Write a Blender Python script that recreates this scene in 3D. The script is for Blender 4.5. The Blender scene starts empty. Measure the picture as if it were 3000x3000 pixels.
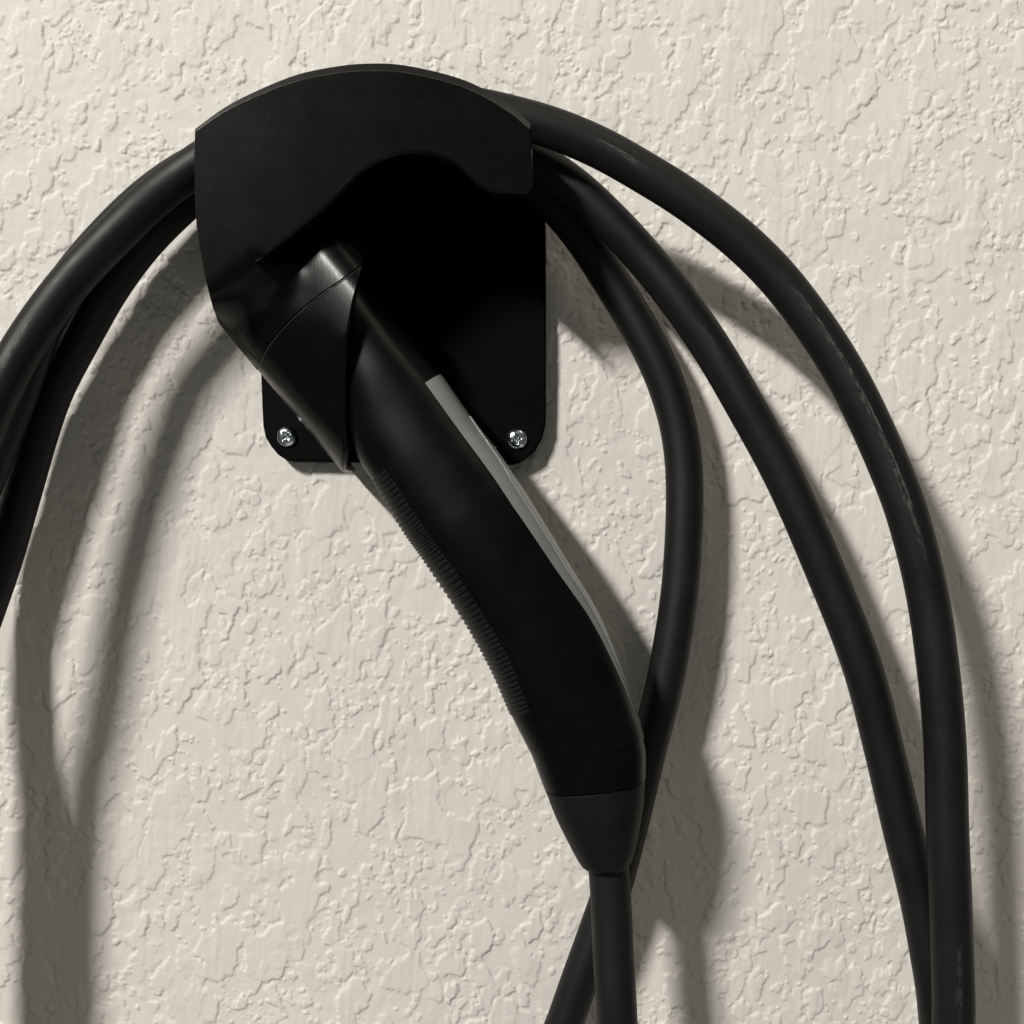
import bpy, math, random
import numpy as np
from mathutils import Vector

random.seed(7)
rng = np.random.RandomState(11)
scene = bpy.context.scene
C = scene.collection

# ------------------------------------------------------------------ camera
D = 0.50            # metres from lens to wall
S = 0.45 / 3000.0   # metres of wall per photo pixel
cam_d = bpy.data.cameras.new("camera")
cam_d.sensor_width = 36.0
cam_d.lens = 36.0 * D / 0.45
cam_d.clip_start = 0.02
cam_d.clip_end = 50
cam_d.dof.use_dof = True
cam_d.dof.focus_distance = D - 0.045
cam_d.dof.aperture_fstop = 22.0
cam = bpy.data.objects.new("camera", cam_d)
cam.location = (0, -D, 0)
cam.rotation_euler = (math.radians(90), 0, 0)
C.objects.link(cam)
scene.camera = cam

# ------------------------------------------------------------------ light
world = bpy.data.worlds.new("World")
scene.world = world
world.use_nodes = True
bg = world.node_tree.nodes["Background"]
bg.inputs[0].default_value = (0.76, 0.77, 0.69, 1)
bg.inputs[1].default_value = 0.140


def area_lamp(name, loc, zaxis_to, xaxis, sx, sy, power, color):
    ld = bpy.data.lights.new(name, 'AREA')
    ld.shape = 'RECTANGLE'
    ld.size = sx
    ld.size_y = sy
    ld.energy = power
    ld.color = color
    o = bpy.data.objects.new(name, ld)
    z = -Vector(zaxis_to).normalized()          # a lamp shines along its -Z
    x = Vector(xaxis)
    x = (x - x.dot(z) * z).normalized()
    y = z.cross(x)
    from mathutils import Matrix
    m = Matrix((x, y, z)).transposed().to_4x4()
    m.translation = Vector(loc)
    o.matrix_world = m
    C.objects.link(o)
    return o


# long ceiling fitting, upper left, running towards the wall
area_lamp("ceiling_lamp", (-1.60, -2.30, 1.67), (1, 0.0, -1), (0, 1, 0), 0.70, 0.15, 178.0, (1.0, 0.970, 0.915))
# soft glow of the ceiling further right
area_lamp("ceiling_glow", (0.62, -0.75, 1.45), (-0.40, 0.45, -1.2), (1, 0, 0), 0.7, 0.35, 4.2, (1.0, 0.90, 0.74))
# light thrown back by the floor
area_lamp("floor_bounce", (0.5, -0.9, -1.5), (-0.3, 0.5, 1.2), (1, 0, 0), 1.6, 1.2, 3.0, (1.0, 0.93, 0.82))

scene.view_settings.view_transform = 'Standard'
scene.view_settings.look = 'None'
scene.view_settings.exposure = 0.0
scene.view_settings.gamma = 1.0
scene.render.engine = 'CYCLES'
scene.cycles.max_bounces = 8


# ------------------------------------------------------------------ helpers
def P(px, py, d):
    """photo pixel + distance off the wall (metres) -> point"""
    k = S * (D - d) / D
    return Vector(((px - 1500) * k, -d, -(py - 1500) * k))


def smooth01(x):
    x = np.clip(x, 0, 1)
    return x * x * (3 - 2 * x)


def interp(x, pts):
    xs = [p[0] for p in pts]
    ys = [p[1] for p in pts]
    return float(np.interp(x, xs, ys))


def catmull(pts, per):
    """pts: list of tuples (any dimension); centripetal-like uniform spline"""
    A = np.array(pts, float)
    A = np.vstack([2 * A[0] - A[1], A, 2 * A[-1] - A[-2]])
    out = []
    for i in range(1, len(A) - 2):
        p0, p1, p2, p3 = A[i - 1], A[i], A[i + 1], A[i + 2]
        for k in range(per):
            t = k / per
            out.append(0.5 * ((2 * p1) + (-p0 + p2) * t + (2 * p0 - 5 * p1 + 4 * p2 - p3) * t * t + (-p0 + 3 * p1 - 3 * p2 + p3) * t ** 3))
    out.append(A[-2])
    return out


def mesh_obj(name, verts, faces, mat, parent=None, smooth=True, angle=None):
    me = bpy.data.meshes.new(name)
    me.from_pydata([tuple(v) for v in verts], [], faces)
    me.validate()
    import bmesh
    bm = bmesh.new()
    bm.from_mesh(me)
    bmesh.ops.recalc_face_normals(bm, faces=bm.faces)
    bm.to_mesh(me)
    bm.free()
    if smooth:
        me.shade_smooth()
        if angle is not None:
            me.set_sharp_from_angle(angle=math.radians(angle))
    me.materials.append(mat)
    o = bpy.data.objects.new(name, me)
    C.objects.link(o)
    if parent:
        o.parent = parent
    return o


def empty(name, label, cat):
    o = bpy.data.objects.new(name, None)
    o.empty_display_size = 0.02
    C.objects.link(o)
    o['label'] = label
    o['category'] = cat
    return o


def bevel(o, w, seg=2, ang=30):
    m = o.modifiers.new("bevel", 'BEVEL')
    m.width = w
    m.segments = seg
    m.limit_method = 'ANGLE'
    m.angle_limit = math.radians(ang)
    m.harden_normals = False
    return m


def prism(name, outline, d0, d1, mat, parent, bev=0.0008, seg=2):
    """outline in true wall-plane metres (x,z) extruded between distances d0..d1 off the wall"""
    n = len(outline)
    v = [(x, -d1, z) for x, z in outline] + [(x, -d0, z) for x, z in outline]
    f = [tuple(range(n)), tuple(range(2 * n - 1, n - 1, -1))]
    for i in range(n):
        j = (i + 1) % n
        f.append((i, i + n, j + n, j))
    o = mesh_obj(name, v, f, mat, parent, smooth=True, angle=35)
    if bev:
        bevel(o, bev, seg)
    return o


def to_xz(pts, d):
    return [(P(x, y, d).x, P(x, y, d).z) for x, y in pts]


# ------------------------------------------------------------------ materials
def new_mat(name):
    m = bpy.data.materials.new(name)
    m.use_nodes = True
    nt = m.node_tree
    return m, nt, nt.nodes["Principled BSDF"]


def nd(nt, t, **kw):
    n = nt.nodes.new(t)
    for k, v in kw.items():
        setattr(n, k, v)
    return n


def mix_col(nt, fac, a, b):
    n = nd(nt, 'ShaderNodeMix', data_type='RGBA')
    if fac is not None:
        nt.links.new(fac, n.inputs[0])
    for sock, v in ((n.inputs[6], a), (n.inputs[7], b)):
        if isinstance(v, tuple):
            sock.default_value = v
        else:
            nt.links.new(v, sock)
    return n.outputs[2]


def ramp(nt, src, lo, hi):
    n = nd(nt, 'ShaderNodeMapRange')
    n.interpolation_type = 'SMOOTHSTEP'
    nt.links.new(src, n.inputs[0])
    n.inputs[1].default_value = lo
    n.inputs[2].default_value = hi
    return n.outputs[0]


def noise(nt, vec, scale, detail=3, rough=0.5):
    n = nd(nt, 'ShaderNodeTexNoise')
    n.inputs['Scale'].default_value = scale
    n.inputs['Detail'].default_value = detail
    n.inputs['Roughness'].default_value = rough
    if vec is not None:
        nt.links.new(vec, n.inputs['Vector'])
    return n.outputs[0]


def mapping(nt, src, sc=(1, 1, 1), rot=(0, 0, 0), loc=(0, 0, 0)):
    n = nd(nt, 'ShaderNodeMapping')
    nt.links.new(src, n.inputs[0])
    n.inputs['Scale'].default_value = sc
    n.inputs['Rotation'].default_value = rot
    n.inputs['Location'].default_value = loc
    return n.outputs[0]


def black_plastic(name, col, rough, spec, layer=0.0, layer_dir=(2600, 2600, 2600), dust=0.0, grain=0.0, aniso=0.0):
    m, nt, b = new_mat(name)
    L = nt.links
    co = nd(nt, 'ShaderNodeTexCoord').outputs['Object']
    n1 = noise(nt, co, 90, 4, 0.6)
    base = mix_col(nt, ramp(nt, n1, 0.35, 0.75), (*[c * 0.8 for c in col], 1), (*[c * 1.25 for c in col], 1))
    if dust:
        vor = nd(nt, 'ShaderNodeTexVoronoi')
        vor.inputs['Scale'].default_value = 95
        L.new(co, vor.inputs['Vector'])
        near = nd(nt, 'ShaderNodeMath', operation='LESS_THAN')
        L.new(vor.outputs['Distance'], near.inputs[0])
        near.inputs[1].default_value = 0.034
        sep = nd(nt, 'ShaderNodeSeparateColor')
        L.new(vor.outputs['Color'], sep.inputs[0])
        rare = nd(nt, 'ShaderNodeMath', operation='LESS_THAN')
        L.new(sep.outputs[0], rare.inputs[0])
        rare.inputs[1].default_value = dust
        mul = nd(nt, 'ShaderNodeMath', operation='MULTIPLY')
        L.new(near.outputs[0], mul.inputs[0])
        L.new(rare.outputs[0], mul.inputs[1])
        base = mix_col(nt, mul.outputs[0], base, (0.22, 0.21, 0.18, 1))
    L.new(base, b.inputs['Base Color'])
    r = nd(nt, 'ShaderNodeMapRange')
    L.new(noise(nt, co, 45, 5, 0.65), r.inputs[0])
    r.inputs[1].default_value = 0.3
    r.inputs[2].default_value = 0.7
    r.inputs[3].default_value = rough - 0.02
    r.inputs[4].default_value = rough + 0.02
    L.new(r.outputs[0], b.inputs['Roughness'])
    b.inputs['Specular IOR Level'].default_value = spec
    prev = None
    if layer:
        st = noise(nt, mapping(nt, co, layer_dir), 1.0, 1, 0.3)
        bp = nd(nt, 'ShaderNodeBump')
        bp.inputs['Strength'].default_value = layer
        bp.inputs['Distance'].default_value = 0.0002
        L.new(st, bp.inputs['Height'])
        prev = bp.outputs[0]
    if grain:
        bp = nd(nt, 'ShaderNodeBump')
        bp.inputs['Strength'].default_value = grain
        bp.inputs['Distance'].default_value = 0.0002
        L.new(noise(nt, co, 1500, 2, 0.5), bp.inputs['Height'])
        if prev:
            L.new(prev, bp.inputs['Normal'])
        prev = bp.outputs[0]
    if prev:
        L.new(prev, b.inputs['Normal'])
    return m


M_PRINT = black_plastic("printed_black_plastic", (0.0024, 0.0024, 0.0022), 0.27, 0.14, layer=0.12, layer_dir=(3200, 500, 300), dust=0.0)
M_EDGE_GLINT = black_plastic("print_edge_highlight", (0.020, 0.020, 0.018), 0.32, 0.5)  # paler than the print: edge highlight put into the colour
M_PLATE = black_plastic("plate_black_plastic", (0.0016, 0.0016, 0.0016), 0.55, 0.05, layer=0.1, layer_dir=(300, 300, 2200))
M_GRIP = black_plastic("handle_black_plastic", (0.0022, 0.0024, 0.0026), 0.34, 0.12, grain=0.10, dust=0.012)
M_RUBB = black_plastic("grip_black_rubber", (0.0045, 0.0043, 0.0043), 0.5, 0.28, grain=0.2)
M_BOOT = black_plastic("boot_black_rubber", (0.0040, 0.0041, 0.0042), 0.55, 0.20, grain=0.2)


def make_grey():
    m, nt, b = new_mat("grey_trim_plastic")
    L = nt.links
    co = nd(nt, 'ShaderNodeTexCoord').outputs['Object']
    base = mix_col(nt, ramp(nt, noise(nt, co, 60, 4, 0.6), 0.3, 0.7), (0.180, 0.190, 0.186, 1), (0.212, 0.222, 0.217, 1))
    L.new(base, b.inputs['Base Color'])
    b.inputs['Roughness'].default_value = 0.3
    b.inputs['Specular IOR Level'].default_value = 0.5
    return m


def make_cable():
    m, nt, b = new_mat("black_cable_jacket")
    L = nt.links
    uv = nd(nt, 'ShaderNodeUVMap', uv_map="UVMap").outputs[0]
    sep = nd(nt, 'ShaderNodeSeparateXYZ')
    L.new(uv, sep.inputs[0])
    co = nd(nt, 'ShaderNodeTexCoord').outputs['Object']
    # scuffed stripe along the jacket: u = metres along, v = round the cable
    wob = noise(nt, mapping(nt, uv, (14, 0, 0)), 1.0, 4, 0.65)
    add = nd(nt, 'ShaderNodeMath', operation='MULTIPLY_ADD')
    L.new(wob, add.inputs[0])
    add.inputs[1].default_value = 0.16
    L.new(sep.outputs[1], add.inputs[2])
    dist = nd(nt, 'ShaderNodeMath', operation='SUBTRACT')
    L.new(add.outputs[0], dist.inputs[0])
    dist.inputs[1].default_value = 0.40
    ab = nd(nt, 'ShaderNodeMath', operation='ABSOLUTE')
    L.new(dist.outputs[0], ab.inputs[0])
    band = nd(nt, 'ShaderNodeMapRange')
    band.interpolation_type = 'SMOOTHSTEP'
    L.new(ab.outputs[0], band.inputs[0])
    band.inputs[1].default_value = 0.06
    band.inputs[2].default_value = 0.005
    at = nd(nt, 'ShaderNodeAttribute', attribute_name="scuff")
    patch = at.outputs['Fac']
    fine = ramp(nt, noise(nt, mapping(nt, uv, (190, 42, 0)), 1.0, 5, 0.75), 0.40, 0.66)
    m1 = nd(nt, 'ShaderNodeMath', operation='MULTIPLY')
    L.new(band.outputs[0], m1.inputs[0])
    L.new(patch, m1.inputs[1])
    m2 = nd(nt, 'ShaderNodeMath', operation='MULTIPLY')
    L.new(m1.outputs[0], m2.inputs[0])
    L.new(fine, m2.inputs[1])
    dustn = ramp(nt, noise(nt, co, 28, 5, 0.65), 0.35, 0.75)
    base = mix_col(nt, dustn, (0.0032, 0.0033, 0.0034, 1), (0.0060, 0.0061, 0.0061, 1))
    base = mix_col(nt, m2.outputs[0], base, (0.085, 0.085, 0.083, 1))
    # loose specks
    vor = nd(nt, 'ShaderNodeTexVoronoi')
    vor.inputs['Scale'].default_value = 80
    L.new(co, vor.inputs['Vector'])
    near = nd(nt, 'ShaderNodeMath', operation='LESS_THAN')
    L.new(vor.outputs['Distance'], near.inputs[0])
    near.inputs[1].default_value = 0.03
    sc = nd(nt, 'ShaderNodeSeparateColor')
    L.new(vor.outputs['Color'], sc.inputs[0])
    rare = nd(nt, 'ShaderNodeMath', operation='LESS_THAN')
    L.new(sc.outputs[0], rare.inputs[0])
    rare.inputs[1].default_value = 0.035
    mul = nd(nt, 'ShaderNodeMath', operation='MULTIPLY')
    L.new(near.outputs[0], mul.inputs[0])
    L.new(rare.outputs[0], mul.inputs[1])
    base = mix_col(nt, mul.outputs[0], base, (0.18, 0.17, 0.16, 1))
    L.new(base, b.inputs['Base Color'])
    r = nd(nt, 'ShaderNodeMapRange')
    L.new(noise(nt, co, 35, 4, 0.6), r.inputs[0])
    r.inputs[1].default_value = 0.3
    r.inputs[2].default_value = 0.7
    r.inputs[3].default_value = 0.46
    r.inputs[4].default_value = 0.60
    L.new(r.outputs[0], b.inputs['Roughness'])
    b.inputs['Specular IOR Level'].default_value = 0.30
    bp = nd(nt, 'ShaderNodeBump')
    bp.inputs['Strength'].default_value = 0.25
    bp.inputs['Distance'].default_value = 0.0002
    L.new(noise(nt, mapping(nt, uv, (120, 30, 0)), 1.0, 4, 0.6), bp.inputs['Height'])
    L.new(bp.outputs[0], b.inputs['Normal'])
    return m


def make_zinc():
    m, nt, b = new_mat("zinc_plated_steel")
    b.inputs['Base Color'].default_value = (0.62, 0.68, 0.72, 1)
    b.inputs['Metallic'].default_value = 1.0
    b.inputs['Roughness'].default_value = 0.16
    co = nd(nt, 'ShaderNodeTexCoord').outputs['Object']
    bp = nd(nt, 'ShaderNodeBump')
    bp.inputs['Strength'].default_value = 0.5
    bp.inputs['Distance'].default_value = 0.0003
    nt.links.new(noise(nt, co, 700, 3, 0.6), bp.inputs['Height'])
    nt.links.new(bp.outputs[0], b.inputs['Normal'])
    return m


def make_wall():
    m, nt, b = new_mat("painted_skip_trowel_plaster")
    L = nt.links
    co = nd(nt, 'ShaderNodeNewGeometry').outputs['Position']
    big = noise(nt, co, 9, 3, 0.5)
    base = mix_col(nt, ramp(nt, big, 0.3, 0.7), (0.648, 0.626, 0.588, 1), (0.672, 0.643, 0.610, 1))
    fine = noise(nt, co, 150, 4, 0.6)
    base = mix_col(nt, ramp(nt, fine, 0.35, 0.75), base, (0.652, 0.628, 0.582, 1))
    # a few small grubby marks
    g = ramp(nt, noise(nt, co, 42, 6, 0.72), 0.69, 0.76)
    base = mix_col(nt, g, base, (0.40, 0.37, 0.32, 1))
    L.new(base, b.inputs['Base Color'])
    b.inputs['Roughness'].default_value = 0.62
    b.inputs['Specular IOR Level'].default_value = 0.3
    bp = nd(nt, 'ShaderNodeBump')
    bp.inputs['Strength'].default_value = 0.35
    bp.inputs['Distance'].default_value = 0.0004
    L.new(noise(nt, mapping(nt, co, (1, 1, 0.55)), 700, 4, 0.6), bp.inputs['Height'])
    L.new(bp.outputs[0], b.inputs['Normal'])
    return m


M_GREY, M_CABLE, M_ZINC, M_WALL = make_grey(), make_cable(), make_zinc(), make_wall()

# ------------------------------------------------------------------ the wall: one relief tile, repeated round the frame
N = 1160
LT = 0.5
CELL = LT / N
fx = np.fft.fftfreq(N, CELL)[:, None]      # axis 0 = z
fy = np.fft.fftfreq(N, CELL)[None, :]      # axis 1 = x


def gn(sx_mm, sz_mm, rot=0.0):
    sx, sz = sx_mm * 1e-3, sz_mm * 1e-3
    c, s = math.cos(rot), math.sin(rot)
    kx = fy * c + fx * s
    kz = -fy * s + fx * c
    g = np.exp(-2 * (math.pi ** 2) * ((kx * sx) ** 2 + (kz * sz) ** 2))
    a = np.fft.ifft2(np.fft.fft2(rng.standard_normal((N, N))) * g).real
    a -= a.mean()
    return (a / a.std()).astype(np.float32)


def blur(a, mm):
    g = np.exp(-2 * (math.pi ** 2) * ((fy * mm * 1e-3) ** 2 + (fx * mm * 1e-3) ** 2))
    return np.fft.ifft2(np.fft.fft2(a) * g).real.astype(np.float32)


def warp(a, dx, dz):
    ii, jj = np.meshgrid(np.arange(N), np.arange(N), indexing='ij')
    return a[(ii + dz.astype(int)) % N, (jj + dx.astype(int)) % N]


def sig(x):
    return 1.0 / (1.0 + np.exp(-np.clip(x, -30, 30)))


def splats(count, rmin, rmax, power, hmin, hmax, vert, dens=None):
    out = np.zeros((N, N), np.float32)
    c = 0
    while c < count:
        i, j = rng.randint(0, N, 2)
        if dens is not None and rng.rand() > dens[i, j]:
            continue
        c += 1
        u = rng.rand()
        k = 1 - power
        r = (rmin ** k + u * (rmax ** k - rmin ** k)) ** (1 / k) * 1e-3
        h = min(r * rng.uniform(0.40, 0.85), rng.uniform(hmin, hmax) * 1e-3)
        big = min(1.0, r / 3e-3)
        el = 1 + big * vert * rng.uniform(0.2, 1.0)
        ang = rng.normal(0, 0.28) if big > 0.4 else rng.uniform(0, math.pi)
        w = int(r * 1.5 * math.sqrt(el) / CELL) + 2
        yy, xx = np.mgrid[-w:w + 1, -w:w + 1] * CELL
        a = xx * math.cos(ang) + yy * math.sin(ang)
        b_ = -xx * math.sin(ang) + yy * math.cos(ang)
        th = np.arctan2(b_, a)
        p = rng.uniform(0, 6.28, 4)
        lob = 1 + 0.13 * np.sin(2 * th + p[0]) + 0.10 * np.sin(3 * th + p[1]) + big * (0.08 * np.sin(5 * th + p[2]) + 0.05 * np.sin(8 * th + p[3]))
        rr = np.sqrt((a * math.sqrt(el)) ** 2 + (b_ / math.sqrt(el)) ** 2) / (r * lob)
        ex = 2.6 + 14 * big ** 1.2
        hh = h * np.clip(1 - rr ** ex, 0, 1) ** 0.8
        if big > 0.35:      # knife pressure: one side of the cake runs out to nothing
            t = rng.uniform(0, 6.28)
            s = rng.uniform(0.0, 0.75)
            hh = hh * (1 - s * np.clip(0.5 + (a * math.cos(t) + b_ * math.sin(t)) / (1.6 * r), 0, 1))
        ri = (i + np.arange(-w, w + 1)) % N
        rj = (j + np.arange(-w, w + 1)) % N
        ix = np.ix_(ri, rj)
        out[ix] = np.maximum(out[ix], hh)
    return out


d1 = np.clip(0.6 + 0.3 * gn(8, 9), 0.2, 1)
big = splats(800, 4.5, 11.0, 1.5, 0.34, 0.56, 1.3, d1)
big = warp(big, gn(2.2, 3.0) * 4, gn(2.2, 3.0) * 4)
med = splats(2300, 1.5, 5.0, 1.9, 0.30, 0.60, 1.2, np.clip(0.5 + 0.4 * gn(5, 6), 0.1, 1))
big = np.maximum(big, med) + 0.25 * np.minimum(big, med)
big = warp(big, gn(1.1, 1.5) * 1.5 + gn(0.5, 0.5) * 0.5, gn(1.1, 1.5) * 1.5 + gn(0.5, 0.5) * 0.5)
inv = np.clip(1.0 - big / 0.35e-3, 0.04, 1) * np.clip(0.5 + 0.45 * gn(5, 5), 0.02, 1)
mid = splats(3600, 0.8, 2.8, 2.1, 0.20, 0.44, 0.5, inv)
mid = warp(mid, gn(0.9, 0.9) * 1.0, gn(0.9, 0.9) * 1.0)
small = splats(3200, 0.38, 0.9, 2.2, 0.15, 0.45, 0.0, inv * np.clip(0.35 + 0.6 * gn(4, 4), 0.02, 1))
H = np.maximum(big, mid) + 0.35 * np.minimum(big, mid)
H = np.maximum(H, small) + 0.3 * np.minimum(H, small)
# knocked down: nothing stands above a gently wandering level
cap = 0.50e-3 + 0.06e-3 * gn(6, 10)
H = np.where(H > cap, cap + (H - cap) * 0.22, H)
flat = smooth01(big / 0.35e-3)
H = H + 0.022e-3 * gn(0.75, 7.0, 0.08) * (0.15 + flat) + 0.05e-3 * gn(4, 6) + 0.030e-3 * gn(1.3, 1.7) * (1 - 0.6 * flat)
# torn ridges left by the knife edge
ridge = np.abs(gn(5.5, 9.0, 0.3))
ridge = np.exp(-(ridge / 0.022) ** 2) * smooth01(gn(4, 4) - 1.0)
H = H + 0.10e-3 * ridge
H = blur(H, 0.19)
H = H + 0.30e-3 * gn(38, 38)
H = (1.50 * (H - H.mean())).astype(np.float32)
# keep the relief calm enough that the screwed plate sits on it
H = np.clip(H, -3.5e-3, 2.6e-3)

Hf = np.zeros((N + 1, N + 1), np.float32)
Hf[:N, :N] = H
Hf[N, :N] = H[0]
Hf[:, N] = Hf[:, 0]
ax = (np.arange(N + 1) * CELL - LT / 2).astype(np.float32)
co = np.empty(((N + 1) ** 2, 3), np.float32)
co[:, 0] = np.tile(ax, N + 1)
co[:, 1] = -Hf.ravel()
co[:, 2] = np.repeat(-ax, N + 1)
idx = np.arange((N + 1) ** 2, dtype=np.int32).reshape(N + 1, N + 1)
q = np.stack([idx[:-1, :-1], idx[1:, :-1], idx[1:, 1:], idx[:-1, 1:]], -1).reshape(-1, 4)
me = bpy.data.meshes.new("wall_surface")
me.vertices.add(len(co))
me.vertices.foreach_set("co", co.ravel())
me.loops.add(q.size)
me.loops.foreach_set("vertex_index", q.ravel())
me.polygons.add(len(q))
me.polygons.foreach_set("loop_start", np.arange(0, q.size, 4, dtype=np.int32))
me.update(calc_edges=True)
me.shade_smooth()
me.materials.append(M_WALL)
wall = bpy.data.objects.new("wall", None)
C.objects.link(wall)
wall['kind'] = 'structure'
for gx in (0, -1, 1):
    for gz in (0, -1, 1):
        o = bpy.data.objects.new("wall_surface", me)
        o.location = (gx * LT, 0, gz * LT)
        o.parent = wall
        C.objects.link(o)

# ------------------------------------------------------------------ wall holster
holster = empty("cable_holster", "matte black 3D printed wall holster with arched hood, socket sleeve and screwed back plate", "cable holster")

PD = 0.0085        # front of back plate
FD = 0.074         # front of hood flange


def e_uv(u, w):
    return (.64 * u + .77 * w, .77 * u - .64 * w)


def arc_pts(cx, cy, r, a0, a1, n):
    return [(cx + r * math.cos(math.radians(a0 + (a1 - a0) * i / n)), cy - r * math.sin(math.radians(a0 + (a1 - a0) * i / n))) for i in range(n + 1)]


plate_px = [(764, 1100), (767, 1180), (770, 1245), (777, 1280), (793, 1307), (814, 1332), (835, 1346), (852, 1352), (1100, 1355), (1450, 1361), (1497, 1361), (1520, 1356), (1540, 1345), (1567, 1323), (1588, 1286), (1599, 1245), (1600, 1162)]
plate_px += [(1600, 700), (1598, 640), (1560, 560), (1500, 480), (1400, 400), (1250, 350), (1100, 335), (950, 350), (830, 400), (770, 470), (764, 700)]
prism("back_plate", to_xz(plate_px, PD), -0.0005, PD, M_PLATE, holster, 0.0009, 3)

# hub the coil hangs on
arch = [(1550, 572), (1500, 571), (1440, 568), (1412, 556), (1382, 533), (1338, 491), (1276, 463), (1202, 453), (1121, 473), (1059, 510),
        (997, 572), (935, 628), (873, 678), (817, 722), (775, 752), (747, 766)]
hub_px = arc_pts(1060, 850, 430, 150, 25, 20) + [(1425, 590), (1338, 510), (1276, 485), (1202, 475), (1121, 495), (1059, 535), (997, 600), (900, 690), (760, 780)]
prism("hub", to_xz(hub_px, 0.04), PD - 0.001, FD - 0.005, M_PRINT, holster, 0.0006, 2)

# hood flange: outline (outer edge at the chamfer's foot), inner front face
top = [(571, 378), (655, 317), (748, 268), (873, 218), (997, 193), (1090, 186), (1183, 191), (1307, 218), (1400, 252), (1494, 311), (1555, 363)]
top_s = catmull(top, 5)
top_in = [(572, 388), (655, 331), (748, 285), (873, 238), (997, 214), (1090, 208), (1183, 213), (1307, 240), (1400, 274), (1494, 330), (1551, 378)]
top_in_s = catmull(top_in, 5)
arch_s = catmull(arch, 3)
right = [(1559, 420), (1561, 500), (1562, 556)]
right_in = [(1556, 425), (1558, 500), (1558, 556)]
# socket body: loft in tube coordinates (u along the tube, w across)
prof = [(-112, .034), (-104, .041), (-90, .0468), (-65, .0525), (-30, .0568), (20, .0602), (80, .0626), (140, .0645), (190, .0659), (235, .0668), (262, .0669), (290, .0661), (315, .0642), (337, .0605)]
pf = catmull(prof, 4)


def fdep(w):
    return interp(w, [(p[0], p[1]) for p in pf])


utop_pts = [(-112, 1137), (-90, 1085), (-65, 1026), (-26, 955), (31, 859), (80, 810), (337, 810)]
useam_pts = [(-112, 1309), (-103, 1306), (-80, 1292), (-48, 1278.6), (0, 1267), (56.5, 1260), (120, 1257.5), (171, 1259), (220, 1263), (264, 1268), (315, 1271), (337, 1255)]
ucut_pts = [(-112, 1702), (-54, 1647), (70.6, 1490.8), (150.8, 1403.8), (222.6, 1342), (264, 1311.6), (315, 1276), (337, 1257)]


def smoother(t):
    t = min(max(t, 0.0), 1.0)
    return t * t * t * (t * (6 * t - 15) + 10)


def body_depth(u, w):
    b = 1 - (1 - smoother((u - 1015) / 240)) * (1 - smoother((w - 82) / 125))
    # near the top edge the body runs up into the flange
    lean = 0.26 * 0.000135 * (min(u, 1400) - 1265) * float(smooth01(w / 150))
    return FD * (1 - b) + (fdep(w) + lean) * b




def uv_of(x, y):
    return (.64 * x + .77 * y, .77 * x - .64 * y)


def skin_depth(x, y):
    u, w = uv_of(x, y)
    if u > 1083.5 and w < 345:
        return body_depth(u, w)
    b = smoother((u - 1015) / 240) * float(smooth01((130 - w) / 40))
    lean = 0.26 * 0.000135 * (min(u, 1400) - 1265) * float(smooth01(w / 150))
    return FD * (1 - b) + (fdep(min(max(w, -112), 337)) + lean) * b


from mathutils.geometry import delaunay_2d_cdt
seam_px = []
for w_ in (337, 315, 290, 264, 240, 220, 195, 171, 145, 120, 90, 60, 35, 10, -15, -40, -60, -80, -92):
    seam_px.append(e_uv(interp(w_, useam_pts), w_))
down_px = [e_uv(1071, 82), e_uv(1086, 98)] + [e_uv(1089, w_) for w_ in range(120, 330, 14)] + [e_uv(u_, 337) for u_ in (1089, 1110, 1140, 1170, 1200, 1230)]
left_px = [(752, 1083), (735, 1062), (712, 1034), (688, 1005), (664, 976), (640, 945), (626, 908), (614, 866), (606, 832), (598, 793), (590, 750), (583, 712), (577, 670), (573, 630), (571, 580), (570, 520), (569, 450)]
arch_in = [(x, y - 15 * min(1, max(0, (x - 747) / 70))) for x, y in arch_s]
arch_mid = [(x, y - 5 * min(1, max(0, (x - 747) / 70))) for x, y in arch_s]
inner = [tuple(p) for p in top_in_s] + right_in + arch_in
n_open = len(inner)
outer = [tuple(p) for p in top_s] + right + [tuple(p) for p in arch_s]
ntr = len(top_s) + len(right)
inner_all = inner + down_px + seam_px + left_px
outer_all = outer + down_px + seam_px + left_px
nb = len(inner_all)
pts2 = [Vector((x, -y)) for x, y in inner_all]
poly = np.array(inner_all)


def inside(x, y):
    c = False
    j = len(poly) - 1
    for i in range(len(poly)):
        if (poly[i][1] > y) != (poly[j][1] > y) and x < (poly[j][0] - poly[i][0]) * (y - poly[i][1]) / (poly[j][1] - poly[i][1]) + poly[i][0]:
            c = not c
        j = i
    return c


for gx in np.arange(565, 1565, 9.0):
    for gy in np.arange(200, 1090, 9.0):
        if inside(gx, gy) and np.min((poly[:, 0] - gx) ** 2 + (poly[:, 1] - gy) ** 2) > 30:
            pts2.append(Vector((gx, -gy)))
cdt = delaunay_2d_cdt(pts2, [(i, (i + 1) % nb) for i in range(nb)], [list(range(nb))[::-1]], 1, 1e-6)
v2, f2 = cdt[0], cdt[2]
v, f = [], []
for p in v2:
    x, y = p.x, -p.y
    v.append(P(x, y, skin_depth(x, y)))
f += [tuple(t) for t in f2]
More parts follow.
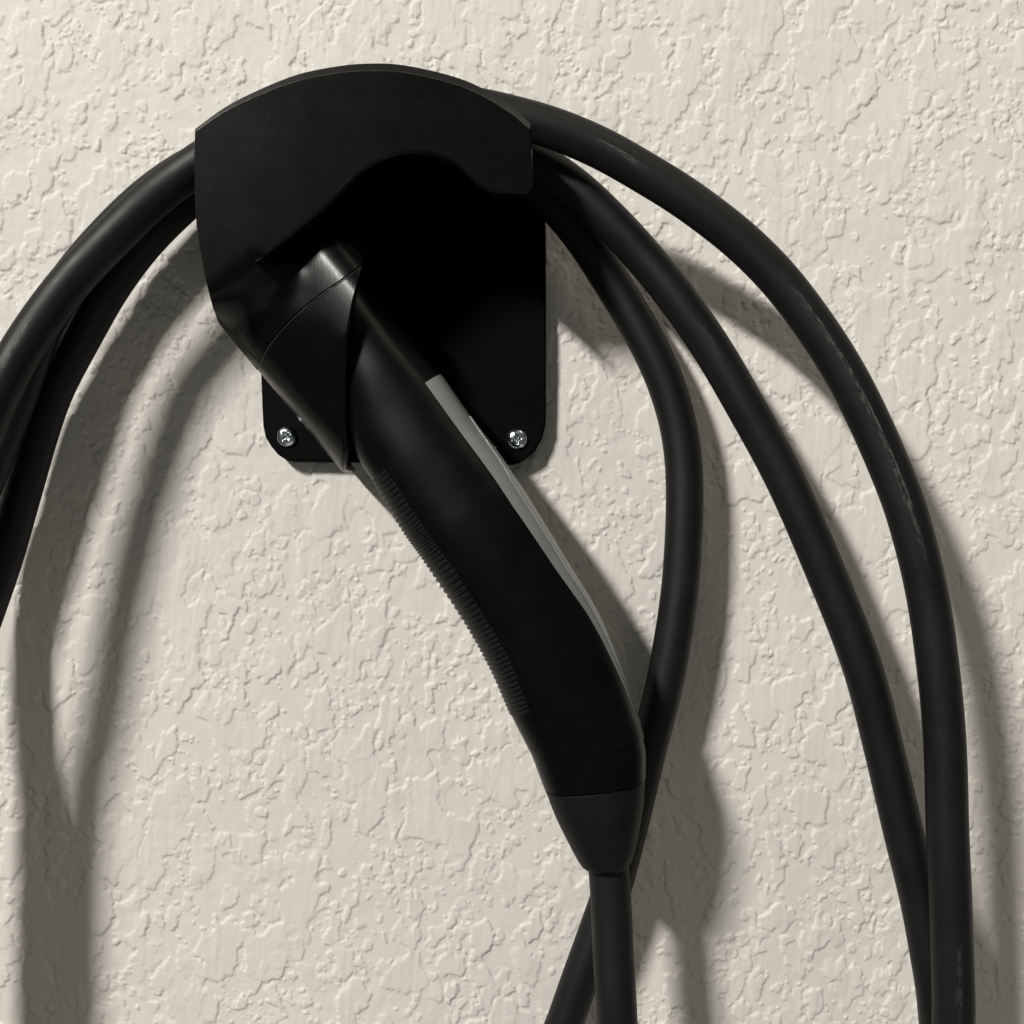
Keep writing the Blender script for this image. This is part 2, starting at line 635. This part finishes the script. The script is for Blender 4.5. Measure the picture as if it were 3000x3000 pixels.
# map outline index -> vertex index
orig = cdt[3]
o2v = {}
for vi, lst in enumerate(orig):
    for k in lst:
        o2v[k] = vi
order = list(range(n_open)) + list(range(n_open + len(down_px) + len(seam_px), nb))   # open chain: left bottom .. round .. arch end
chain = list(range(n_open + len(down_px) + len(seam_px), nb)) + list(range(n_open))
r1, rx, r2 = [], [], []
for k in chain:
    x, y = outer_all[k]
    dd = skin_depth(x, y)
    if k < ntr:
        p = P(x, y, FD - 0.0032)
        r1.append(len(v)); v.append(p)
        back_d = FD - 0.0078
    elif k < n_open:
        mx, my = arch_mid[k - ntr]
        p = P(mx, my, FD)
        r1.append(len(v)); v.append(Vector((p.x, -(FD - 0.0008), p.z)))
        p = P(x, y, FD - 0.002)
        back_d = FD - 0.0078
    else:
        p = P(x, y, dd)
        p = Vector((p.x, -(dd - 0.0006), p.z))
        r1.append(len(v)); v.append(p)
        t_ = float(smooth01((y - 690) / 60))
        back_d = (FD - 0.0078) * (1 - t_) + PD * t_
    if ntr <= k < n_open:
        rx.append(len(v)); v.append(Vector((p.x, -(FD - 0.0028), p.z)))
    else:
        rx.append(len(v)); v.append(Vector((p.x, p.y + 0.0002, p.z)))
    r2.append(len(v)); v.append(Vector((p.x, -back_d, p.z)))
for i in range(len(chain) - 1):
    a0, a1 = o2v[chain[i]], o2v[chain[i + 1]]
    f.append((a0, a1, r1[i + 1], r1[i]))
    f.append((r1[i], r1[i + 1], rx[i + 1], rx[i]))
    f.append((rx[i], rx[i + 1], r2[i + 1], r2[i]))
# rear face of the flange
rear = [(x, y) for x, y in outer] + [(690, 790), (640, 800), (604, 810)] + left_px[9:]
r0 = len(v)
for x, y in rear:
    p = P(x, y, FD - 0.0032)
    v.append(Vector((p.x, -(FD - 0.0074), p.z)))
f.append(tuple(range(r0, len(v))))
fl = mesh_obj("hood_flange", v, f, M_PRINT, holster, smooth=True, angle=24)


def loft(name, u0, u1, inset, mat, nu=28, thick=0.0028, wmin=-112):
    ws = [p[0] for p in pf if p[0] >= wmin]
    if wmin > -112:
        ws = [wmin] + [w for w in ws if w > wmin + 3]
    rows = []
    for w in ws:
        a, b_ = interp(w, u0), interp(w, u1)
        row = []
        for k in range(nu + 1):
            u = a + (b_ - a) * k / nu
            x, y = e_uv(u, w)
            dd = body_depth(u, w) - inset
            row.append(P(x, y, dd))
        rows.append(row)
    # left flank runs straight back to the plate
    first = rows[0]
    back = []
    if wmin > -112:
        first = None
    for q in range(1, 4) if first else ():
        back.append([Vector((p.x, p.y + (-PD + 0.0005 - p.y) * q / 3, p.z)) for p in first])
    rows = back[::-1] + rows
    # cut edge on the right turns inward
    vs, fs = [], []
    for r in rows:
        vs += r
    m_ = nu + 1
    for i in range(len(rows) - 1):
        for k in range(nu):
            fs.append((i * m_ + k, i * m_ + k + 1, (i + 1) * m_ + k + 1, (i + 1) * m_ + k))
    o = mesh_obj(name, vs, fs, mat, holster, smooth=True, angle=40)
    so = o.modifiers.new("solid", 'SOLIDIFY')
    so.thickness = thick
    so.offset = -1.0
    so.use_rim = True
    return o


utop_pts = [(80, 1000), (85, 1040), (110, 980), (150, 900), (337, 830)]
body = loft("socket_body", utop_pts, [(80, 1093), (110, 1100), (337, 1100)], 0.0013, M_PRINT, wmin=85, nu=20)
sleeve_in = 0.0008
sleeve = loft("socket_sleeve", [(w, u - 14) for w, u in useam_pts], ucut_pts, sleeve_in, M_PRINT)


def bead(name, centres, r, parent):
    """a thin frayed bead added along a print edge to draw its pale highlight"""
    vs, fs = [], []
    m_ = 8
    for i, c in enumerate(centres):
        t = (centres[min(i + 1, len(centres) - 1)] - centres[max(i - 1, 0)]).normalized()
        n1 = Vector((0, -1, 0))
        n1 = (n1 - n1.dot(t) * t).normalized()
        n2 = t.cross(n1)
        rr = r * (0.75 + 0.5 * rng.rand())
        for k in range(m_):
            a_ = 2 * math.pi * k / m_
            vs.append(c + (n1 * math.cos(a_) + n2 * math.sin(a_)) * rr)
    for i in range(len(centres) - 1):
        for k in range(m_):
            k2 = (k + 1) % m_
            fs.append((i * m_ + k, i * m_ + k2, (i + 1) * m_ + k2, (i + 1) * m_ + k))
    return mesh_obj(name, vs, fs, M_EDGE_GLINT, parent, smooth=True)


bead("rim_glint_bead", [P(x, y, FD - 0.0001) for x, y in catmull(top_in, 12)], 0.00030, fl)  # added bead, draws the highlight line along the hood's rim
bead("seam_glint_bead", [P(*e_uv(u_ + 6, w_), body_depth(u_ + 6, w_) - 0.0007) for w_, u_ in [(w_, interp(w_, useam_pts)) for w_ in np.arange(-100, 318, 7)]], 0.00026, sleeve)  # added bead, draws the light line along the sleeve seam


# screws
def screw(px, py, rot):
    R = 0.0044
    c = P(px, py, PD)
    vs, fs = [], []
    nr, na = 22, 56
    for i in range(nr + 1):
        r = R * math.sin(math.pi / 2 * i / nr) if i else 0.0
        for k in range(na):
            a = 2 * math.pi * k / na
            x, z = r * math.cos(a), r * math.sin(a)
            h = 0.0026 * math.sqrt(max(0, 1 - (r / R) ** 2 * 0.97)) ** 0.75
            xr = x * math.cos(rot) + z * math.sin(rot)
            zr = -x * math.sin(rot) + z * math.cos(rot)
            cross = max(min(1, (0.00052 - abs(xr)) / 0.00018 + 0.5) * (abs(zr) < 0.0024), min(1, (0.00052 - abs(zr)) / 0.00018 + 0.5) * (abs(xr) < 0.0024), 0)
            ctr = max(0, 1 - math.hypot(xr, zr) / 0.0015)
            rec = cross * (0.0013 - 0.35 * math.hypot(xr, zr)) + ctr * 0.0006
            h = h - max(rec, 0)
            vs.append((c.x + x, c.y - h, c.z + z))
    for i in range(nr):
        for k in range(na):
            k2 = (k + 1) % na
            fs.append((i * na + k, i * na + k2, (i + 1) * na + k2, (i + 1) * na + k))
    # skirt into the plate
    b0 = len(vs)
    for k in range(na):
        a = 2 * math.pi * k / na
        vs.append((c.x + R * math.cos(a), c.y + 0.001, c.z + R * math.sin(a)))
    for k in range(na):
        k2 = (k + 1) % na
        fs.append((nr * na + k, nr * na + k2, b0 + k2, b0 + k))
    return mesh_obj("screw", vs, fs, M_ZINC, holster, smooth=True, angle=40)


screw(841, 1279, 0.65)
screw(1515, 1286, 0.12)

# ------------------------------------------------------------------ charging cable with its connector
cable = empty("charging_cable", "black charging cable coiled over the wall holster with its plug handle hanging in the socket", "charging cable")

# stations of the handle: left px, right px, centre distance, half thickness (m)
ST = [((820, 870), (985, 715), .041, .0170),
      ((885, 988), (1065, 815), .041, .0180),
      ((958, 1100), (1140, 915), .042, .0185),
      ((1010, 1203), (1215, 1010), .044, .0190),
      ((1040, 1318), (1290, 1100), .046, .0190),
      ((1097, 1414), (1385, 1237), .0485, .0195),
      ((1187, 1561), (1470, 1350), .051, .0200),
      ((1250, 1650), (1540, 1457), .0530, .0200),
      ((1357, 1811), (1650, 1637), .0545, .0198),
      ((1437, 1953), (1742, 1790), .0555, .0196),
      ((1499, 2092), (1810, 1948), .0560, .0193),
      ((1550, 2194), (1858, 2085), .0560, .0190),
      ((1579, 2268), (1888, 2185), .0560, .0186),
      ((1594, 2308), (1890, 2272), .0560, .0182)]
stat = []
for (l, r, d, h) in ST:
    a, b_ = P(l[0], l[1], d), P(r[0], r[1], d)
    stat.append((*a, *b_, h))
PER = 12
SS = [np.array(s) for s in catmull(stat, PER)]
NS = len(SS)


def surf(s, th, off=0.0):
    """s: station float, th: degrees, 0 = right silhouette, 90 = facing the room"""
    t = min(max(s * PER, 0), NS - 1.0001)
    i = int(t)
    q = SS[i] * (1 - (t - i)) + SS[min(i + 1, NS - 1)] * (t - i)
    a, b_, h = Vector(q[0:3]), Vector(q[3:6]), q[6]
    c = (a + b_) / 2
    ax_ = (b_ - a) / 2
    hw = ax_.length
    ax_.normalize()
    up = Vector((0, -1, 0))
    e = 2 / 2.35
    ct, st = math.cos(math.radians(th)), math.sin(math.radians(th))
    cx_ = math.copysign(abs(ct) ** e, ct)
    sy_ = math.copysign(abs(st) ** e, st)
    k = 1 + off / math.hypot(hw * cx_, h * sy_)
    return c + ax_ * (hw * cx_ * k) + up * (h * sy_ * k)


def sweep_handle():
    NT = 56
    vs, fs = [], []
    m_ = (NS - 1)
    for i in range(NS):
        for k in range(NT):
            vs.append(surf(i / PER, 360 * k / NT))
    for i in range(NS - 1):
        for k in range(NT):
            k2 = (k + 1) % NT
            fs.append((i * NT + k, i * NT + k2, (i + 1) * NT + k2, (i + 1) * NT + k))
    fs.append(tuple(range(NT)))
    fs.append(tuple((NS - 1) * NT + k for k in range(NT)))
    return mesh_obj("plug_handle", vs, fs, M_GRIP, cable, smooth=True, angle=50)


handle = sweep_handle()


def patch(name, s0, s1, tha, thb, off, mat, parent, ns=60, nt=14, base=-0.0004, inner=0.18):
    """raised skin on the handle between angles tha(s)..thb(s), its rim dropping to the surface"""
    vs, fs = [], []
    grid = []
    for i in range(ns + 1):
        s = s0 + (s1 - s0) * i / ns
        a, b_ = tha(s), thb(s)
        row = []
        for k in range(nt + 1):
            th = a + (b_ - a) * k / nt
            row.append(surf(s, th, off))
        # rims
        row = [surf(s, a, base)] + row + [surf(s, b_, base)]
        grid.append(row)
    r0 = [surf(s0, tha(s0) + (thb(s0) - tha(s0)) * min(max((k - 1) / nt, 0), 1), base) for k in range(nt + 3)]
    r1 = [surf(s1, tha(s1) + (thb(s1) - tha(s1)) * min(max((k - 1) / nt, 0), 1), base) for k in range(nt + 3)]
    grid = [r0] + grid + [r1]
    m_ = nt + 3
    for r in grid:
        vs += r
    for i in range(len(grid) - 1):
        for k in range(m_ - 1):
            fs.append((i * m_ + k, i * m_ + k + 1, (i + 1) * m_ + k + 1, (i + 1) * m_ + k))
    return mesh_obj(name, vs, fs, mat, parent, smooth=True, angle=32)


# grey trim strip on the right-hand edge
def strip_front(s):
    return interp(s, [(4.0, 50), (5, 48), (7, 47), (8, 42), (8.6, 38), (9.8, 28), (11, 16), (11.85, 4)])


patch("trim_strip", 4.02, 11.75, lambda s: interp(s, [(4, -40), (9, -40), (11.0, -22), (11.85, -2)]), strip_front, 0.0006, M_GREY, handle, ns=110, nt=16)
patch("trim_ridge", 4.9, 11.3, lambda s: -30 + 26 * min(max((s - 9) / 2.3, 0), 1), lambda s: strip_front(s) * interp(s, [(4.9, 0.25), (6.5, 0.55), (11, 0.6)]), 0.00100, M_GREY, handle, ns=80, nt=6, base=0.0004)


# side panel between trim and the middle of the handle
def seam_th(s):
    t = interp(s, [(3.95, 60), (4.0, 68), (4.08, 78), (4.2, 86), (4.4, 92), (4.8, 94), (6, 92), (8, 88), (10, 86), (11.2, 82), (11.5, 76), (11.7, 60)])
    return t


patch("side_panel", 3.95, 11.6, lambda s: strip_front(s) + 0.8, seam_th, 0.00060, M_GRIP, handle, ns=120, nt=14)


# rubber grip insert on the left with its ribs
def grip_a(s):
    return interp(s, [(3.6, 146), (4.4, 132), (5.2, 122), (9, 120), (10, 124), (10.6, 134), (11.0, 150)])


patch("grip_pad", 4.2, 11.0, grip_a, lambda s: 232, 0.00020, M_GRIP, handle, ns=110, nt=16)
NR = 54
for i in range(NR):
    s = 5.0 + (9.95 - 5.0) * i / (NR - 1)
    ds = 0.032
    vs, fs = [], []
    a0, a1 = grip_a(s) + 4, 226
    nt = 14
    for k in range(nt + 1):
        th = a0 + (a1 - a0) * k / nt
        fade = math.sin(math.pi * min(max(k / nt, 0.0), 1)) ** 0.35
        for (q, o_) in ((-ds, 0.0002), (-ds * .45, 0.0003 + 0.00034 * fade), (ds * .45, 0.0003 + 0.00034 * fade), (ds, 0.0002)):
            vs.append(surf(s + q, th, o_))
    for k in range(nt):
        for q in range(3):
            fs.append((k * 4 + q, k * 4 + q + 1, (k + 1) * 4 + q + 1, (k + 1) * 4 + q))
    mesh_obj("grip_rib", vs, fs, M_RUBB, handle, smooth=True)

# strain relief boot
BT = [((1596, 2313), (1888, 2277), .0560, .0178),
      ((1600, 2322), (1888, 2287), .0560, .0180),
      ((1628, 2393), (1883, 2362), .0562, .0172),
      ((1669, 2476), (1866, 2460), .0566, .0145),
      ((1694, 2522), (1852, 2512), .0568, .0122),
      ((1706, 2537), (1843, 2528), .0568, .0108),
      ((1722, 2543), (1834, 2536), .0568, .0092)]
bs = []
for (l, r, d, h) in BT:
    a, b_ = P(l[0], l[1], d), P(r[0], r[1], d)
    bs.append((*a, *b_, h))
bs = [np.array(s) for s in catmull(bs, 6)]
vs, fs = [], []
NT = 48
for q in bs:
    a, b_, h = Vector(q[0:3]), Vector(q[3:6]), q[6]
    c = (a + b_) / 2
    hx = (b_ - a) / 2
    for k in range(NT):
        t = 2 * math.pi * k / NT
        e = 2 / 2.15
        cx_ = math.copysign(abs(math.cos(t)) ** e, math.cos(t))
        sy_ = math.copysign(abs(math.sin(t)) ** e, math.sin(t))
        vs.append(c + hx * cx_ + Vector((0, -1, 0)) * h * sy_)
for i in range(len(bs) - 1):
    for k in range(NT):
        k2 = (k + 1) % NT
        fs.append((i * NT + k, i * NT + k2, (i + 1) * NT + k2, (i + 1) * NT + k))
fs.append(tuple(range(NT)))
fs.append(tuple((len(bs) - 1) * NT + k for k in range(NT)))
mesh_obj("strain_relief", vs, fs, M_BOOT, cable, smooth=True, angle=55)

# one continuous lead: (px, py, distance off wall in m)
lead_start = [(1778, 2500, .0565), (1785, 2560, .0565), (1792, 2680, .057), (1798, 2820, .058), (1808, 3000, .060), (1815, 3300, .062), (1790, 4000, .060),
              (1500, 4900, .055), (900, 5300, .05), (250, 4900, .05), (-60, 4200, .052), (-300, 3500, .054)]
left_low = [(-268, 3000, .062), (-268, 2830, .065), (-265, 2400, .065), (-238, 2049, .065), (-184, 1817, .065), (-120, 1500, .064), (-75, 1330, .063), (-18, 1180, .0605),
            (45, 1055, .058), (108, 955, .055), (205, 826, .0515), (335, 690, .0500), (455, 574, .0495), (580, 482, .0500)]
right_mid = [(730, 420, .031), (880, 368, .0330), (1060, 345, .034), (1250, 358, .034), (1430, 405, .035), (1570, 472, .0355),
             (1690, 555, .036), (1758, 618, .036), (1822, 682, .036), (1890, 758, .036), (1975, 862, .037), (2082, 1015, .038), (2177, 1178, .039),
             (2298, 1400, .040), (2412, 1660, .041), (2524, 1945, .042), (2591, 2200, .042), (2649, 2448, .042), (2692, 2620, .042), (2726, 2800, .042), (2752, 3000, .042)]
bottom_a = [(2770, 3500, .040), (2500, 4300, .036), (1900, 4950, .032), (1200, 5200, .030), (400, 5000, .030), (-50, 4200, .040), (-190, 3500, .046)]
left_high = [(-230, 3000, .045), (-225, 2600, .044), (-205, 2200, .042), (-190, 1850, .038), (-125, 1610, .035), (-55, 1430, .033), (0, 1290, .0315), (48, 1165, .0305), (88, 1050, .030), (128, 950, .0295),
             (212, 812, .029), (322, 684, .0285), (440, 572, .0285), (575, 482, .029)]
right_high = [(720, 395, .050), (880, 330, .053), (1060, 298, .0545), (1250, 298, .055), (1385, 316, .055),
              (1542, 352, .055), (1657, 389, .055), (1776, 442, .055), (1894, 510, .055), (1980, 562, .055), (2060, 618, .055), (2170, 705, .055), (2283, 818, .055),
              (2393, 963, .056), (2485, 1110, .057), (2560, 1262, .058), (2610, 1378, .059), (2657, 1502, .060), (2715, 1730, .060), (2752, 1990, .060),
              (2769, 2200, .060), (2776, 2448, .060), (2784, 2620, .060), (2790, 2800, .060), (2794, 3000, .060)]
bottom_b = [(2780, 3500, .058), (2600, 4300, .050), (2000, 5100, .036), (1200, 5500, .022), (300, 5100, .030), (-150, 4000, .044)]
left_back = [(-205, 3000, .048), (-195, 2700, .046), (-178, 2400, .043), (-148, 2140, .036), (-85, 1910, .026), (-38, 1775, .020), (12, 1630, .0160), (53, 1485, .0160), (80, 1390, .0160), (110, 1285, .0160),
             (158, 1145, .0160), (237, 995, .0165), (322, 845, .0170), (418, 715, .0170), (530, 602, .0168), (640, 510, .0160)]
right_low = [(720, 450, .0155), (880, 392, .016), (1060, 375, .0165), (1250, 395, .0165), (1400, 440, .0170), (1530, 518, .0175),
             (1620, 592, .018), (1710, 700, .019), (1785, 815, .019), (1850, 920, .0195), (1905, 1020, .020), (1950, 1120, .020), (1985, 1235, .020), (2003, 1350, .020),
             (2006, 1475, .020), (2001, 1610, .020), (1991, 1735, .020), (1970, 1880, .020), (1940, 2035, .020), (1896, 2200, .020), (1856, 2370, .020),
             (1805, 2569, .020), (1788, 2621, .020), (1732, 2780, .020), (1692, 2888, .020), (1653, 3000, .020), (1500, 3400, .020), (1200, 4200, .018), (900, 5600, .014)]
path = lead_start + left_low + right_high + bottom_b + left_high + right_mid + bottom_a + left_back + right_low
world_pts = [P(*p) for p in path]
wp = [Vector(p) for p in catmull([tuple(p) for p in world_pts], 14)]
# even resample
cum = [0.0]
for i in range(1, len(wp)):
    cum.append(cum[-1] + (wp[i] - wp[i - 1]).length)
step = 0.004
ns = int(cum[-1] / step)
A = np.array([tuple(p) for p in wp])
cs = np.linspace(0, cum[-1], ns)
RS = np.stack([np.interp(cs, cum, A[:, k]) for k in range(3)], 1)
for _ in range(3):
    RS[1:-1] = RS[1:-1] * 0.5 + 0.25 * (RS[:-2] + RS[2:])
NT = 26
R = 0.00795
vs, fs, uvs = [], [], []
prev = Vector((0, -1, 0))
for i in range(ns):
    t = Vector(RS[min(i + 1, ns - 1)] - RS[max(i - 1, 0)]).normalized()
    prev = (prev - prev.dot(t) * t).normalized()
    bnm = t.cross(prev)
    for k in range(NT):
        a = 2 * math.pi * k / NT
        vs.append(Vector(RS[i]) + (prev * math.cos(a) + bnm * math.sin(a)) * R)
for i in range(ns - 1):
    for k in range(NT):
        k2 = (k + 1) % NT
        fs.append((i * NT + k, i * NT + k2, (i + 1) * NT + k2, (i + 1) * NT + k))
lead = mesh_obj("cable_lead", vs, fs, M_CABLE, cable, smooth=True)
uvl = lead.data.uv_layers.new(name="UVMap")
lv = np.empty(len(lead.data.loops), np.int32)
lead.data.loops.foreach_get("vertex_index", lv)
uu = (lv // NT) * step
vv = (lv % NT) / NT
# no wrap-around jump inside the last column
lp = lv.reshape(-1, 4)
vq = (lp % NT).astype(np.float64) / NT
wrapq = (vq.max(1) - vq.min(1)) > 0.5
vq[wrapq] = np.where(vq[wrapq] < 0.5, vq[wrapq] + 1.0, vq[wrapq])
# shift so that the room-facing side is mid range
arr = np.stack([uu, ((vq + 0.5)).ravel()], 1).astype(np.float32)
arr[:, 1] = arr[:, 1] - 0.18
uvl.data.foreach_set("uv", arr.ravel())
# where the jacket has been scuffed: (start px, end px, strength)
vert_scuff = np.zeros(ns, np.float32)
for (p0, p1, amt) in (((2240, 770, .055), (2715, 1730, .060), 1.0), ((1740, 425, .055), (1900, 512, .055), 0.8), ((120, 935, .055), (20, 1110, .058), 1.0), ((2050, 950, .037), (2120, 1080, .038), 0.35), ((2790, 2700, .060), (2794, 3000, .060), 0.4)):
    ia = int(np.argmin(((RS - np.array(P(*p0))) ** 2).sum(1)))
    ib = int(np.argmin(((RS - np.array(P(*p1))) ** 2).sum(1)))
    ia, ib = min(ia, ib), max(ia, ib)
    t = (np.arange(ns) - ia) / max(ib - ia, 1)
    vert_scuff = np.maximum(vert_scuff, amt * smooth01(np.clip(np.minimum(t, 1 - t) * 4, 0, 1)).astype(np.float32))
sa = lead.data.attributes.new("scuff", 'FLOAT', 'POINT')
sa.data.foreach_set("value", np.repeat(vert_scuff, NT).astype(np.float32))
